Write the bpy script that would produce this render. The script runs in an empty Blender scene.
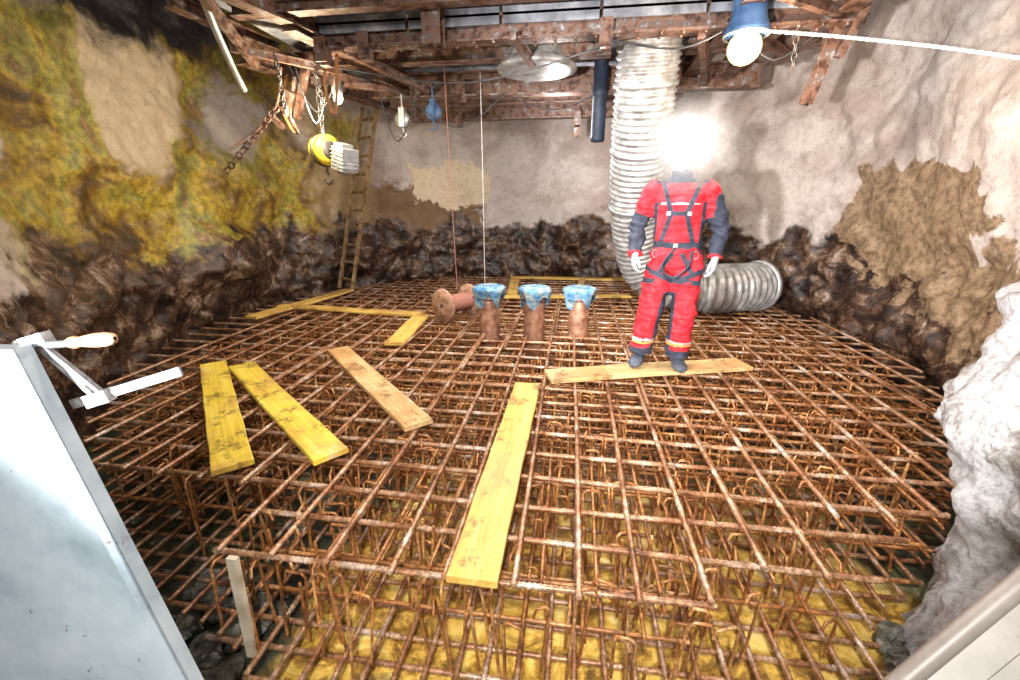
import bpy, math, random
from mathutils import Vector, Matrix, noise
from mathutils.bvhtree import BVHTree
random.seed(7)
V=Vector
sc=bpy.context.scene
sc.view_settings.view_transform='Standard'
COL=sc.collection

# ------------------------------------------------------------------ mesh builder
class MB:
    def __init__(s): s.v=[];s.f=[];s.m=[];s.sm=[]
    def add(s,vs,fs,m=0,smooth=True):
        o=len(s.v); s.v.extend([tuple(x) for x in vs])
        for f in fs: s.f.append(tuple(i+o for i in f)); s.m.append(m); s.sm.append(smooth)
    def box(s,c,size,rot=None,m=0,taper=1.0):
        sx,sy,sz=[a/2 for a in size]; c=V(c)
        vs=[]
        for z,k in((-sz,1),(sz,taper)):
            for x,y in((-sx,-sy),(sx,-sy),(sx,sy),(-sx,sy)):
                p=V((x*k,y*k,z))
                if rot is not None: p=rot@p
                vs.append(c+p)
        s.add(vs,[(3,2,1,0),(4,5,6,7),(0,1,5,4),(1,2,6,5),(2,3,7,6),(3,0,4,7)],m,False)
    def rings(s,rings,m=0,cap=True,smooth=True):
        n=len(rings[0]); vs=[p for r in rings for p in r]; fs=[]
        for i in range(len(rings)-1):
            for j in range(n):
                k=(j+1)%n
                fs.append((i*n+j,i*n+k,(i+1)*n+k,(i+1)*n+j))
        s.add(vs,fs,m,smooth)
        if cap:
            s.add(rings[0],[tuple(range(n-1,-1,-1))],m,False)
            s.add(rings[-1],[tuple(range(n))],m,False)
    def tube(s,path,r,n=8,m=0,cap=True,rx=None):
        path=[V(p) for p in path]
        if not isinstance(r,(list,tuple)): r=[r]*len(path)
        rg=[];up=None
        for i,p in enumerate(path):
            a=path[max(i-1,0)];b=path[min(i+1,len(path)-1)]
            d=(b-a).normalized()
            if up is None:
                up=V((0,0,1)) if abs(d.z)<.9 else V((0,1,0))
            side=d.cross(up)
            if side.length<1e-4: side=d.orthogonal()
            side.normalize(); u2=side.cross(d).normalized(); up=u2
            rg.append([p+side*(math.cos(t)*r[i])+u2*(math.sin(t)*r[i]) for t in [2*math.pi*k/n for k in range(n)]])
        s.rings(rg,m,cap)
    def lathe(s,c,prof,n=24,m=0,axis=None,cap=False,jit=None):
        c=V(c); q=V((0,0,1)).rotation_difference(V(axis).normalized()) if axis is not None else None
        rg=[]
        for r,z in prof:
            ring=[]
            for k in range(n):
                t=2*math.pi*k/n
                p=V((r*math.cos(t),r*math.sin(t),z))
                if jit: p=jit(p,t)
                if q: p=q@p
                ring.append(c+p)
            rg.append(ring)
        s.rings(rg,m,cap)
    def ell(s,c,r,m=0,n=16,rot=None):
        c=V(c);rg=[];k=n//2
        for i in range(k+1):
            a=-math.pi/2+math.pi*i/k; a=max(min(a,1.5),-1.5)
            ring=[]
            for j in range(n):
                t=2*math.pi*j/n
                p=V((math.cos(a)*math.cos(t)*r[0],math.cos(a)*math.sin(t)*r[1],math.sin(a)*r[2]))
                if rot is not None: p=rot@p
                ring.append(c+p)
            rg.append(ring)
        s.rings(rg,m,True)
    def obj(s,name,mats,parent=None):
        me=bpy.data.meshes.new(name); me.from_pydata(s.v,[],s.f)
        for mt in mats: me.materials.append(mt)
        me.polygons.foreach_set('material_index',s.m); me.polygons.foreach_set('use_smooth',s.sm)
        me.update()
        o=bpy.data.objects.new(name,me); COL.objects.link(o)
        if parent: o.parent=parent
        return o
def empty(name,loc=(0,0,0),rotz=0):
    e=bpy.data.objects.new(name,None); e.empty_display_size=.1; e.location=loc; e.rotation_euler=(0,0,rotz); COL.objects.link(e); return e

# ------------------------------------------------------------------ materials
def newmat(name):
    m=bpy.data.materials.new(name); m.use_nodes=True; nt=m.node_tree
    b=nt.nodes['Principled BSDF']; return m,nt,b
def N(nt,t,**k):
    n=nt.nodes.new(t)
    for a,v in k.items(): setattr(n,a,v)
    return n
def noise_n(nt,vec,scale,detail=6,rough=.6,dist=0):
    n=N(nt,'ShaderNodeTexNoise'); n.inputs['Scale'].default_value=scale; n.inputs['Detail'].default_value=detail
    n.inputs['Roughness'].default_value=rough; n.inputs['Distortion'].default_value=dist
    nt.links.new(vec,n.inputs['Vector']); return n.outputs['Fac']
def ramp(nt,fac,stops):
    r=N(nt,'ShaderNodeValToRGB'); e=r.color_ramp.elements
    while len(e)<len(stops): e.new(.5)
    for i,(p,c) in enumerate(stops):
        e[i].position=p; e[i].color=(*c,1) if len(c)==3 else c
    nt.links.new(fac,r.inputs['Fac']); return r.outputs['Color']
def math_n(nt,op,a,b=None,c=None):
    n=N(nt,'ShaderNodeMath',operation=op)
    for i,x in enumerate((a,b,c)):
        if x is None: continue
        if isinstance(x,(int,float)): n.inputs[i].default_value=x
        else: nt.links.new(x,n.inputs[i])
    return n.outputs[0]
def maprange(nt,v,a,b,c=0,d=1):
    n=N(nt,'ShaderNodeMapRange'); n.interpolation_type='SMOOTHSTEP'
    nt.links.new(v,n.inputs[0])
    for i,x in enumerate((a,b,c,d)): n.inputs[i+1].default_value=x
    return n.outputs[0]
def mix(nt,f,a,b,bt='MIX'):
    n=N(nt,'ShaderNodeMix',data_type='RGBA',blend_type=bt)
    for i,x in ((0,f),(6,a),(7,b)):
        if isinstance(x,(int,float)): n.inputs[i].default_value=x
        elif isinstance(x,tuple): n.inputs[i].default_value=(*x,1)
        else: nt.links.new(x,n.inputs[i])
    return n.outputs[2]
def bump(nt,b,h,strength,dist=.01):
    n=N(nt,'ShaderNodeBump'); n.inputs['Strength'].default_value=strength; n.inputs['Distance'].default_value=dist
    nt.links.new(h,n.inputs['Height']); nt.links.new(n.outputs[0],b.inputs['Normal'])
def mapping(nt,scale=(1,1,1),rot=(0,0,0)):
    tc=N(nt,'ShaderNodeTexCoord'); mp=N(nt,'ShaderNodeMapping'); mp.inputs['Scale'].default_value=scale; mp.inputs['Rotation'].default_value=rot
    nt.links.new(tc.outputs['Object'],mp.inputs['Vector']); return mp.outputs[0]
def simple(name,stops,scale=8,rough=.6,metal=0,bmp=.2,bd=.005,stretch=(1,1,1),rot=(0,0,0),detail=6):
    m,nt,b=newmat(name); vec=mapping(nt,stretch,rot)
    n=noise_n(nt,vec,scale,detail)
    nt.links.new(ramp(nt,n,stops),b.inputs['Base Color'])
    b.inputs['Roughness'].default_value=rough; b.inputs['Metallic'].default_value=metal
    if bmp: bump(nt,b,noise_n(nt,vec,scale*3,4),bmp,bd)
    return m
def emis(name,col,st):
    m,nt,b=newmat(name); b.inputs['Emission Color'].default_value=(*col,1); b.inputs['Emission Strength'].default_value=st
    b.inputs['Base Color'].default_value=(*col,1)
    return m

def rebarmat(name,cols,metal):
    m,nt,b=newmat(name); vec=mapping(nt); n=noise_n(nt,vec,5,8,.7); n2=noise_n(nt,vec,45,4,.6)
    c=ramp(nt,n,[(.32,cols[0]),(.43,cols[1]),(.53,cols[2]),(.65,cols[3])]); c=mix(nt,maprange(nt,n2,.42,.58,.5,0),c,(.05,.022,.014))
    nt.links.new(c,b.inputs['Base Color']); b.inputs['Roughness'].default_value=.38; b.inputs['Metallic'].default_value=metal; bump(nt,b,n2,.35,.003); return m
M_rebar=rebarmat('rusty_rebar',[(.08,.035,.02),(.36,.15,.065),(.52,.30,.17),(.78,.62,.52)],.25)  # palest pinkish tan stop paints highlights into the rust colour
M_rebar2=rebarmat('rusty_rebar_shaded',[(.07,.022,.008),(.36,.13,.035),(.56,.25,.08),(.7,.42,.2)],.15)  # darker copy for middle mats and chairs, shade put into the rust colour
M_steel=simple('rusty_beam_steel',[(.33,(.025,.018,.018)),(.44,(.11,.055,.038)),(.52,(.23,.125,.085)),(.58,(.13,.095,.085)),(.68,(.36,.33,.32))],11,.5,.3,.5,.006,detail=9)
M_ladder=simple('ladder_steel',[(.33,(.12,.07,.03)),(.5,(.34,.22,.10)),(.68,(.5,.38,.22))],14,.5,.2,.5,.006,detail=9)
M_deck=simple('weathered_deck',[(.3,(.08,.085,.10)),(.5,(.2,.215,.25)),(.7,(.42,.44,.48))],5,.7,.1,.4,.006,detail=9)
M_grey=simple('galvanised_steel',[(.3,(.3,.31,.32)),(.7,(.55,.56,.57))],14,.4,.5,.1)
M_dgrey=simple('dark_iron',[(.3,(.03,.03,.035)),(.7,(.14,.12,.11))],14,.5,.4,.2)
M_duct=simple('duct_fabric',[(.3,(.13,.125,.12)),(.45,(.25,.245,.24)),(.58,(.36,.355,.36)),(.7,(.48,.47,.47))],9,.35,.15,.4,detail=9)
M_cream=simple('handle_wood',[(.3,(.36,.15,.07)),(.7,(.65,.42,.26))],9,.45,0,.1)
M_stake=simple('pale_timber',[(.3,(.5,.4,.28)),(.7,(.82,.74,.6))],9,.6,0,.1)
M_drum=simple('drum_wood',[(.3,(.22,.10,.06)),(.5,(.40,.22,.14)),(.7,(.58,.38,.28))],12,.7,0,.4)
M_pipe=simple('rusty_pipe',[(.3,(.15,.06,.04)),(.5,(.36,.18,.11)),(.7,(.56,.34,.23))],12,.5,.2,.3)
M_rope=simple('white_rope',[(.3,(.6,.6,.6)),(.7,(.8,.8,.8))],60,.8,0,.3)
M_redrope=simple('red_rope',[(.3,(.26,.09,.06)),(.7,(.42,.20,.15))],60,.8,0,.3)
M_yel=simple('yellow_paint',[(.35,(.12,.09,.03)),(.45,(.7,.5,.03)),(.7,(.95,.75,.08))],12,.4,0,.1)
M_blue=simple('blue_paint',[(.3,(.02,.06,.16)),(.7,(.10,.22,.42))],8,.45,0,.1)
M_navyp=simple('dark_pipe_wrap',[(.3,(.008,.012,.025)),(.7,(.03,.045,.08))],8,.6,0,.3)
M_black=simple('black_rubber',[(.3,(.02,.02,.022)),(.7,(.06,.06,.065))],10,.7,0,.1)

def wood(name,cols):
    m,nt,b=newmat(name); vec=mapping(nt)
    mp=N(nt,'ShaderNodeMapping'); mp.inputs['Scale'].default_value=(1.2,22,22); nt.links.new(vec,mp.inputs['Vector'])
    oi=N(nt,'ShaderNodeObjectInfo'); ad=N(nt,'ShaderNodeVectorMath',operation='ADD'); nt.links.new(vec,ad.inputs[0]); nt.links.new(oi.outputs['Location'],ad.inputs[1])
    g=noise_n(nt,mp.outputs[0],1.6,6,.65,.6); d=noise_n(nt,ad.outputs[0],5,9,.75); d2=noise_n(nt,ad.outputs[0],2.2,6,.6)
    c=ramp(nt,g,[(.25,cols[0]),(.5,cols[1]),(.72,cols[2])])
    c=mix(nt,maprange(nt,d2,.46,.62,0,.7),c,(.50,.24,.08))
    c=mix(nt,maprange(nt,d,.56,.7,0,.6),c,(.70,.62,.48)); c=mix(nt,maprange(nt,d,.47,.38,0,.75),c,(.15,.08,.03))
    nt.links.new(c,b.inputs['Base Color']); b.inputs['Roughness'].default_value=.45; bump(nt,b,g,.3,.004); return m
tones=[((.42,.24,.05),(.72,.46,.10),(.84,.64,.24)),((.50,.33,.04),(.82,.6,.06),(.88,.74,.18)),((.38,.2,.08),(.64,.44,.2),(.76,.58,.34))]
W_M=[wood('plank_wood_%d'%i,t) for i,t in enumerate(tones)]

def plastic(name):
    m,nt,b=newmat(name); vec=mapping(nt); n=noise_n(nt,vec,14,5)
    nt.links.new(ramp(nt,n,[(.3,(.04,.12,.28)),(.48,(.13,.33,.55)),(.58,(.32,.36,.33)),(.72,(.55,.7,.78))]),b.inputs['Base Color'])
    b.inputs['Roughness'].default_value=.25; b.inputs['Metallic'].default_value=0; bump(nt,b,n,.8,.02); return m
M_plastic=plastic('blue_plastic_sheet')

def wallmat():
    m,nt,b=newmat('sprayed_concrete_rock'); vec=mapping(nt); sep=N(nt,'ShaderNodeSeparateXYZ'); nt.links.new(vec,sep.inputs[0])
    X,Y,Z=sep.outputs
    n0=noise_n(nt,vec,.75,5,.5,.5)
    n1=noise_n(nt,vec,.9,9,.6,.4); n2=noise_n(nt,vec,2.6,10,.64,.3); n3=noise_n(nt,vec,14,9,.72); n4=noise_n(nt,vec,1.5,10,.6,.9); n5=noise_n(nt,vec,55,4,.7)
    base=ramp(nt,n1,[(.3,(.34,.255,.22)),(.45,(.48,.405,.37)),(.54,(.63,.57,.54)),(.62,(.60,.53,.50)),(.75,(.74,.69,.67))])
    def patch(c,r,col,base,soft=.12,amp=1.3,nn=None):
        s=N(nt,'ShaderNodeVectorMath',operation='SUBTRACT'); nt.links.new(vec,s.inputs[0]); s.inputs[1].default_value=c
        d=N(nt,'ShaderNodeVectorMath',operation='DIVIDE'); nt.links.new(s.outputs[0],d.inputs[0]); d.inputs[1].default_value=r
        l=N(nt,'ShaderNodeVectorMath',operation='LENGTH'); nt.links.new(d.outputs[0],l.inputs[0])
        v=math_n(nt,'ADD',l.outputs['Value'],math_n(nt,'MULTIPLY',math_n(nt,'SUBTRACT',nn or n2,.5),amp*2))
        f=maprange(nt,v,1+soft,1-soft)
        return mix(nt,f,base,col)
    och=ramp(nt,n4,[(.3,(.04,.022,.01)),(.39,(.11,.06,.018)),(.46,(.30,.18,.028)),(.53,(.55,.40,.05)),(.59,(.36,.36,.08)),(.66,(.32,.18,.055)),(.76,(.55,.45,.32))])
    och=mix(nt,maprange(nt,n3,.42,.6,.45,0),och,(.04,.028,.012))
    lm=maprange(nt,math_n(nt,'ADD',X,math_n(nt,'MULTIPLY',math_n(nt,'SUBTRACT',n0,.5),2.6)),-3.75,-4.3)
    base=mix(nt,lm,base,och)
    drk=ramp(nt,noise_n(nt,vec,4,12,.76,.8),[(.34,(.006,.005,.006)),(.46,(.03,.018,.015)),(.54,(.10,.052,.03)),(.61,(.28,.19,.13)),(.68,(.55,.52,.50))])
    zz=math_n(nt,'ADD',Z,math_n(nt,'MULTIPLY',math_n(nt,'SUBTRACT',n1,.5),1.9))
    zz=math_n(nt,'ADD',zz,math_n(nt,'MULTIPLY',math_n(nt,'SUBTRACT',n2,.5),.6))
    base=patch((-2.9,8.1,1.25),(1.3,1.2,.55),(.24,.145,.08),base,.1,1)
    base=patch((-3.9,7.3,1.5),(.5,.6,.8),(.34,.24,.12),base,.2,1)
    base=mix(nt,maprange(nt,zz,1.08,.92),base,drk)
    brn=mix(nt,maprange(nt,n3,.35,.65),(.17,.11,.065),(.38,.27,.17))
    base=patch((3.4,5.3,1.2),(1.0,1.0,.66),brn,base,.03,.8,n4)
    base=patch((3.0,4.2,.6),(.9,.9,.45),brn,base,.1)
    base=patch((-2.3,8.5,1.72),(.85,.9,.42),(.80,.68,.50),base,.03,.9)
    base=patch((-4.68,4.5,2.5),(.5,.6,.75),(.52,.42,.29),base,.2,1.3,n4)
    base=patch((-4.75,5.8,2.4),(.5,.5,.6),(.46,.41,.36),base,.25,1.3,n4)
    base=patch((-4.2,2.85,1.98),(.4,.28,.42),(.6,.58,.56),base,.1,.6)
    base=patch((-4.6,4.6,3.6),(1.2,1.7,.6),(.012,.011,.014),base,.3,1)  # near-black patch paints shadow onto the upper left wall
    base=mix(nt,maprange(nt,n3,.34,.5,.28,0),base,(.08,.055,.04))
    base=mix(nt,maprange(nt,n5,.34,.48,.25,0),base,(.06,.045,.03))
    nt.links.new(base,b.inputs['Base Color'])
    r1=maprange(nt,zz,.8,1.3,.22,.75); r2=maprange(nt,X,-3.4,-4.2,0,.4)
    nt.links.new(math_n(nt,'MAXIMUM',math_n(nt,'SUBTRACT',r1,r2),.25),b.inputs['Roughness'])
    h=math_n(nt,'ADD',math_n(nt,'MULTIPLY',n2,1.0),math_n(nt,'ADD',math_n(nt,'MULTIPLY',n3,.16),math_n(nt,'MULTIPLY',n5,.03)))
    bump(nt,b,h,.55,.09)
    return m
M_wall=wallmat()
def shotmat():
    m,nt,b=newmat('white_shotcrete'); vec=mapping(nt); n=noise_n(nt,vec,3.2,11,.68,.6); n2=noise_n(nt,vec,30,7,.75)
    c=ramp(nt,n,[(.34,(.10,.085,.075)),(.42,(.26,.24,.22)),(.48,(.50,.50,.52)),(.62,(.60,.61,.65)),(.75,(.42,.40,.38))])
    c=mix(nt,maprange(nt,n2,.36,.55,.5,0),c,(.12,.11,.10)); nt.links.new(c,b.inputs['Base Color']); b.inputs['Roughness'].default_value=.7
    bump(nt,b,math_n(nt,'ADD',n,math_n(nt,'MULTIPLY',n2,.25)),.9,.06); return m
M_shot=shotmat()
M_rock=simple('wet_rubble_rock',[(.3,(.03,.032,.028)),(.5,(.12,.12,.10)),(.7,(.32,.31,.28))],12,.4,0,.8,.02,detail=9)

def floormat():
    m,nt,b=newmat('wet_formwork_floor'); vec=mapping(nt); sep=N(nt,'ShaderNodeSeparateXYZ'); nt.links.new(vec,sep.inputs[0]); X,Y,Z=sep.outputs
    n1=noise_n(nt,vec,1.1,8,.65,.3); n2=noise_n(nt,vec,5,10,.78,.5)
    yel=ramp(nt,n2,[(.34,(.05,.026,.01)),(.44,(.32,.17,.03)),(.51,(.72,.45,.08)),(.6,(.86,.66,.2)),(.72,(.9,.85,.62))])
    mud_shade=ramp(nt,n2,[(.3,(.012,.016,.012)),(.5,(.04,.05,.035)),(.62,(.16,.18,.09)),(.75,(.42,.42,.35))])
    q=math_n(nt,'MULTIPLY',math_n(nt,'SUBTRACT',n1,.5),1.2)
    f=maprange(nt,math_n(nt,'ADD',X,q),-1.35,-1.15)
    f=math_n(nt,'MULTIPLY',f,maprange(nt,math_n(nt,'ADD',Y,q),1.1,1.25))
    f=math_n(nt,'MULTIPLY',f,maprange(nt,math_n(nt,'ADD',X,q),1.9,1.6))
    f=math_n(nt,'MULTIPLY',f,maprange(nt,math_n(nt,'ADD',Y,q),3.2,2.0,.1,1))  # far floor darkened in its colour, shading the gaps between bars
    nt.links.new(mix(nt,f,mud_shade,yel),b.inputs['Base Color']); b.inputs['Roughness'].default_value=.3; bump(nt,b,n2,.5,.03); return m
M_floor=floormat()

# ------------------------------------------------------------------ room shell
CX,CY,RW=-.6,4.9,4.1
def nz(p,s,seed=0): return noise.fractal(V(p)*s+V((seed,seed*2,seed*3)),.9,2.1,5)
def wallpt(th,z):
    x=CX+RW*math.cos(th); y=CY+RW*math.sin(th)
    d=.17*nz((x,y,z),.55,3)+.07*nz((x,y,z),2.0,9)+.014*nz((x,y,z),7,5)
    left=max(0,-math.cos(th))
    d-=left*.30*max(0,1-abs(z-.6)/.55)*(0.6+.8*noise.noise(V((x*1.2,y*1.2,2))))
    d+=-.10*max(0,1-abs(z-.1)/.6)
    if z<1.1: d+=.07*min(1,(1.1-z)*2)*nz((x,y,z),4,11)
    r=RW+d
    return (CX+r*math.cos(th),CY+r*math.sin(th),z)
mb=MB(); A0,A1=math.radians(-44),math.radians(228); na,nzr=460,170
vs=[];fs=[]
for i in range(nzr+1):
    z=-.7+5.9*i/nzr
    for j in range(na+1): vs.append(wallpt(A0+(A1-A0)*j/na,z))
for i in range(nzr):
    for j in range(na): a=i*(na+1)+j; fs.append((a,a+1,a+na+2,a+na+1))
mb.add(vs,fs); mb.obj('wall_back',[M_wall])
mb=MB(); vs=[];fs=[];n=50
P=[V(wallpt(A1,0)),V((-4.1,.9,0)),V((-4.6,-2.2,0))]
for i in range(nzr+1):
    z=-.7+5.9*i/nzr; e=V(wallpt(A1,z))
    for j in range(n+1):
        t=j/n*2; a,bp=(e,P[1]) if t<1 else (P[1],P[2]); t=t if t<1 else t-1
        p=a.lerp(bp,t); k=min(1,j/6)
        vs.append((p.x-k*.15*nz((p.x,p.y,z),.8,3),p.y+k*.06*nz((p.x,p.y,z),2,4),z))
for i in range(nzr):
    for j in range(n): a=i*(n+1)+j; fs.append((a,a+1,a+n+2,a+n+1))
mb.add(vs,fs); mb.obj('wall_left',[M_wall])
prof=[(-.7,1.50,1.58),(-.5,1.56,1.66),(-.3,1.72,1.78),(-.08,1.88,1.92),(.15,1.84,2.0),(.38,1.77,2.08),(.5,1.82,2.12),(.6,1.87,2.15),(.8,1.97,2.22),(1.0,2.08,2.32),(1.2,2.33,2.5),(1.5,2.6,2.6),(2.2,2.75,2.6),(3.5,2.8,2.6),(5.2,2.8,2.6)]
def edge(z):
    for a,b in zip(prof,prof[1:]):
        if a[0]<=z<=b[0]:
            t=(z-a[0])/(b[0]-a[0]); return a[1]+(b[1]-a[1])*t,a[2]+(b[2]-a[2])*t
    return prof[-1][1:]
mb=MB();vs=[];fs=[];nn=130;nr=360
for i in range(nr+1):
    z=-.7+5.9*i/nr; ex,ey=edge(z)
    ctrl=[V((ex+1.1,ey+1.0,z)),V((ex+.2,ey+.3,z)),V((ex,ey,z)),V((ex+.03,ey-.35,z)),V((ex+.3,ey-1.2,z)),V((ex+.8,ey-2.6,z)),V((ex+1.2,ey-4.2,z))]
    for j in range(nn+1):
        t=j/nn*(len(ctrl)-1); k=min(int(t),len(ctrl)-2); u=t-k
        p0,p1,p2,p3=ctrl[max(k-1,0)],ctrl[k],ctrl[k+1],ctrl[min(k+2,len(ctrl)-1)]
        p=.5*((2*p1)+(-p0+p2)*u+(2*p0-5*p1+4*p2-p3)*u*u+(-p0+3*p1-3*p2+p3)*u**3)
        q=(p.x,p.y,z); cell=noise.voronoi(V(q)*4.0)[0][0]
        d=.07*nz(q,2.0,1)+.03*nz(q,7,2)-.10*(cell-.3)
        vs.append((p.x-d,p.y+d*.6,z+.02*nz(q,6,8)))
for i in range(nr):
    for j in range(nn): a=i*(nn+1)+j; fs.append((a,a+1,a+nn+2,a+nn+1))
mb.add(vs,fs); mb.obj('wall_right',[M_shot])
mb=MB();vs=[];fs=[];n=110
for i in range(n+1):
    for j in range(n+1):
        x=-6+10.5*j/n; y=-2.5+12*i/n
        z=-.58+.03*nz((x,y,0),1.5,4)
        if x<-1.4 or y<1.0: z+=.07*nz((x,y,0),3,8)
        vs.append((x,y,z))
for i in range(n):
    for j in range(n): a=i*(n+1)+j; fs.append((a,a+1,a+n+2,a+n+1))
mb.add(vs,fs); mb.obj('floor',[M_floor])
mb=MB();vs=[];fs=[];n=40
for i in range(n+1):
    for j in range(n+1):
        x=-6+10.5*j/n; y=-.5+10*i/n; vs.append((x,y,5.15+.15*nz((x,y,0),.9,4)))
for i in range(n):
    for j in range(n): a=i*(n+1)+j; fs.append((a,a+n+1,a+n+2,a+1))
mb.add(vs,fs); mb.obj('ceiling',[M_wall])
mb=MB()
def rock(c,r):
    c=V(c); sd=random.random()*40; rg=[]; n=14;k=8
    for i in range(k+1):
        a=max(min(-math.pi/2+math.pi*i/k,1.5),-1.5); ring=[]
        for j in range(n):
            t=2*math.pi*j/n; d=V((math.cos(a)*math.cos(t),math.cos(a)*math.sin(t),math.sin(a)*.65))
            ring.append(c+d*r*(1+.45*noise.noise(d*1.6+V((sd,0,0)))+.25*noise.noise(d*4+V((0,sd,0)))))
        rg.append(ring)
    mb.rings(rg,0,True,False)
for k in range(110):
    rock((random.uniform(-2.3,-1.4),random.uniform(.85,1.6),-.575+random.uniform(0,.04)),random.uniform(.02,.08))
for k in range(70):
    rock((random.uniform(1.48,1.68),random.uniform(1.45,1.75),-.575+random.uniform(0,.08)),random.uniform(.02,.06))
for k in range(70):
    rock((random.uniform(-1.2,.1),random.uniform(.75,1.1),-.575),random.uniform(.012,.035))
mb.obj('rock_rubble',[M_rock])

# ------------------------------------------------------------------ rebar mats
def circx(y,R):
    d=R*R-(y-CY)**2
    return math.sqrt(d) if d>0 else 0
def circy(x,R):
    d=R*R-(x-CX)**2
    return math.sqrt(d) if d>0 else 0
def bar(mb,a,b,r,ribs=True,m=0):
    a=V(a);b=V(b);d=b-a;L=d.length
    if L<.15: return
    d.normalize(); side=d.cross(V((0,0,1))).normalized(); up=V((0,0,1))
    s=0;ts=[];k=0
    while s<L:
        p=a+d*s; near=(p-V((0,0,1.4))).length
        ts.append((s,k&1 if ribs and near<4.2 else .5)); k+=1
        s+= .0105 if (ribs and near<4.2) else .35
    ts.append((L,.5))
    sd=random.random()*50; rg=[]
    for s,q in ts:
        p=a+d*s+side*(.007*math.sin(s*1.3+sd))+up*(.004*math.sin(s*2.1+sd))
        rr=r*(.84+.32*q)
        rg.append([p+side*(math.cos(t)*rr)+up*(math.sin(t)*rr) for t in (0,1.047,2.094,3.1416,4.189,5.236)])
    mb.rings(rg,m,True)
RM=3.78; RB=.0135
def front(x):
    if -1.46<=x<=.57: return 1.28
    if .57<x<=1.26: return 1.50
    return 1.72 if x<0 else 1.9
dx=.25; XL=[]; x=-1.44-dx*9
while x<3.2:
    XL.append(x); x+=dx
YL=[]; y=1.31
while y<8.5:
    YL.append(y); y+=.235
mb=MB()
for x in XL:
    h=circy(x,RM)
    if h<.2: continue
    y0=max(CY-h,front(x)); y1=min(CY+h,8.5); j=random.uniform(-.02,.02)
    y0+=random.uniform(-.02,.01) if y0<2 else 0
    bar(mb,(x+j,y0,0),(x+random.uniform(-.03,.03),y1,0),RB)
    if random.random()<.4:
        ys=random.uniform(2,5); bar(mb,(x+j+.029,max(ys,CY-h+.1),0),(x+j+.029,min(ys+1.6,CY+h),0),RB)
for y in YL:
    h=circx(y,RM)
    if y<1.5: x0,x1=-1.47,.58
    elif y<1.7: x0,x1=-1.46,1.27
    else: x0,x1=CX-h,CX+h
    bar(mb,(x0-random.uniform(0,.02),y+random.uniform(-.015,.015),-.028),(x1+random.uniform(0,.02),y+random.uniform(-.015,.015),-.028),RB)
    if random.random()<.35 and y>1.7:
        xs=random.uniform(-2.5,1); bar(mb,(max(xs,x0),y+.032,-.028),(min(xs+1.4,x1),y+.032,-.028),RB)
mb.obj('rebar_mat',[M_rebar])
mb=MB()
for zq,off in((-.15,.11),(-.31,.05)):
    x=XL[0]+off
    while x<3.2:
        h=circy(x,RM)
        if h>.3: bar(mb,(x,max(CY-h,front(x)+.1),zq),(x,CY+h,zq),.0095,zq>-.2)
        x+=.25
    y=1.36+off
    while y<8.5:
        h=circx(y,RM)
        x0,x1=(-1.4,.55) if y<1.5 else ((-1.4,1.2) if y<1.75 else (CX-h,CX+h))
        bar(mb,(x0,y,zq-.021),(x1,y,zq-.021),.0095,zq>-.2 and y<2.5); y+=.235
mb.obj('rebar_mat.001',[M_rebar2])
mb=MB(); x=XL[0]+.03
while x<3.2:
    h=circy(x,RM)
    if h>.3:
        y0=1.1 if -1.3<x<1.45 else CY-h
        bar(mb,(x,max(y0,1.02)+random.uniform(-.02,.03),-.47),(x,CY+h,-.47),.013, -1.5<x<1.6)
    x+=.125
y=1.12
while y<8.5:
    h=circx(y,RM); x0,x1=CX-h,CX+h
    if y<1.9: x0,x1=min(x0,-1.3) if h>1 else -1.3,max(x1,1.45) if y>1.4 else 1.3
    bar(mb,(x0,y,-.497),(x1,y,-.497),.013, y<3); y+=.135
mb.obj('rebar_mat.002',[M_rebar])
mb=MB()
for x in XL:
    for y in YL:
        if (x-CX)**2+(y-CY)**2>3.6**2 and not(-1.44<=x<=1.2 and y>=front(x)): continue
        if y<front(x): continue
        for rep in range(6 if y<4.5 else 2):
            if random.random()>.66: continue
            px=x+random.uniform(-.12,.12); py=y+random.uniform(-.11,.11); a=random.choice((0,1.57,3.14,4.71))+random.uniform(-.4,.4); ux,uy=math.cos(a),math.sin(a)
            lx,ly=random.uniform(-.04,.04),random.uniform(-.04,.04)
            top=random.choice((.0,-.04,-.10,-.17,-.24))+random.uniform(-.02,.01)
            w=random.uniform(.05,.11)
            if random.random()<.3: mb.tube([(px+lx,py+ly,-.5),(px,py,top)],.0072,6)
            else: mb.tube([(px+lx,py+ly,-.5),(px,py,top-.018),(px+ux*.018,py+uy*.018,top),(px+ux*w,py+uy*w,top-.005),(px+ux*(w+.012),py+uy*(w+.012),top-.045)],.0068,6)
mb.obj('rebar_support_chair',[M_rebar2])

# ------------------------------------------------------------------ planks
def plank(a,b,w,z=.016,th=.032,tone=0,name='wooden_plank',zr=0):
    a=V((a[0],a[1],0));b=V((b[0],b[1],0)); L=(b-a).length; ang=math.atan2(b.y-a.y,b.x-a.x)
    n=14; rg=[]; seed=random.random()*20
    for i in range(n+1):
        x=-L/2+L*i/n; wj=w/2*(1+.02*math.sin(i*1.7+seed)); zz=.004*math.sin(i*.5+seed)
        e=.004
        pr=[(-wj,e),(-wj+e,0),(wj-e,0),(wj,e),(wj,th-e),(wj-e,th),(-wj+e,th),(-wj,th-e)]
        rg.append([(x,p,q+zz) for p,q in pr])
    m=MB(); m.rings(rg,0,True,False)
    o=m.obj(name,[W_M[tone]]); c=(a+b)/2
    o.location=(c.x,c.y,z); o.rotation_euler=(0,zr,ang); return o
plank((-3.14,3.18),(-1.79,1.79),.2,tone=1)
plank((-2.86,3.18),(-1.31,1.96),.2,tone=1)
plank((-2.24,3.71),(-.94,2.38),.2,tone=2)
plank((-.31,3.13),(-.33,1.25),.2,tone=0)
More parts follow.
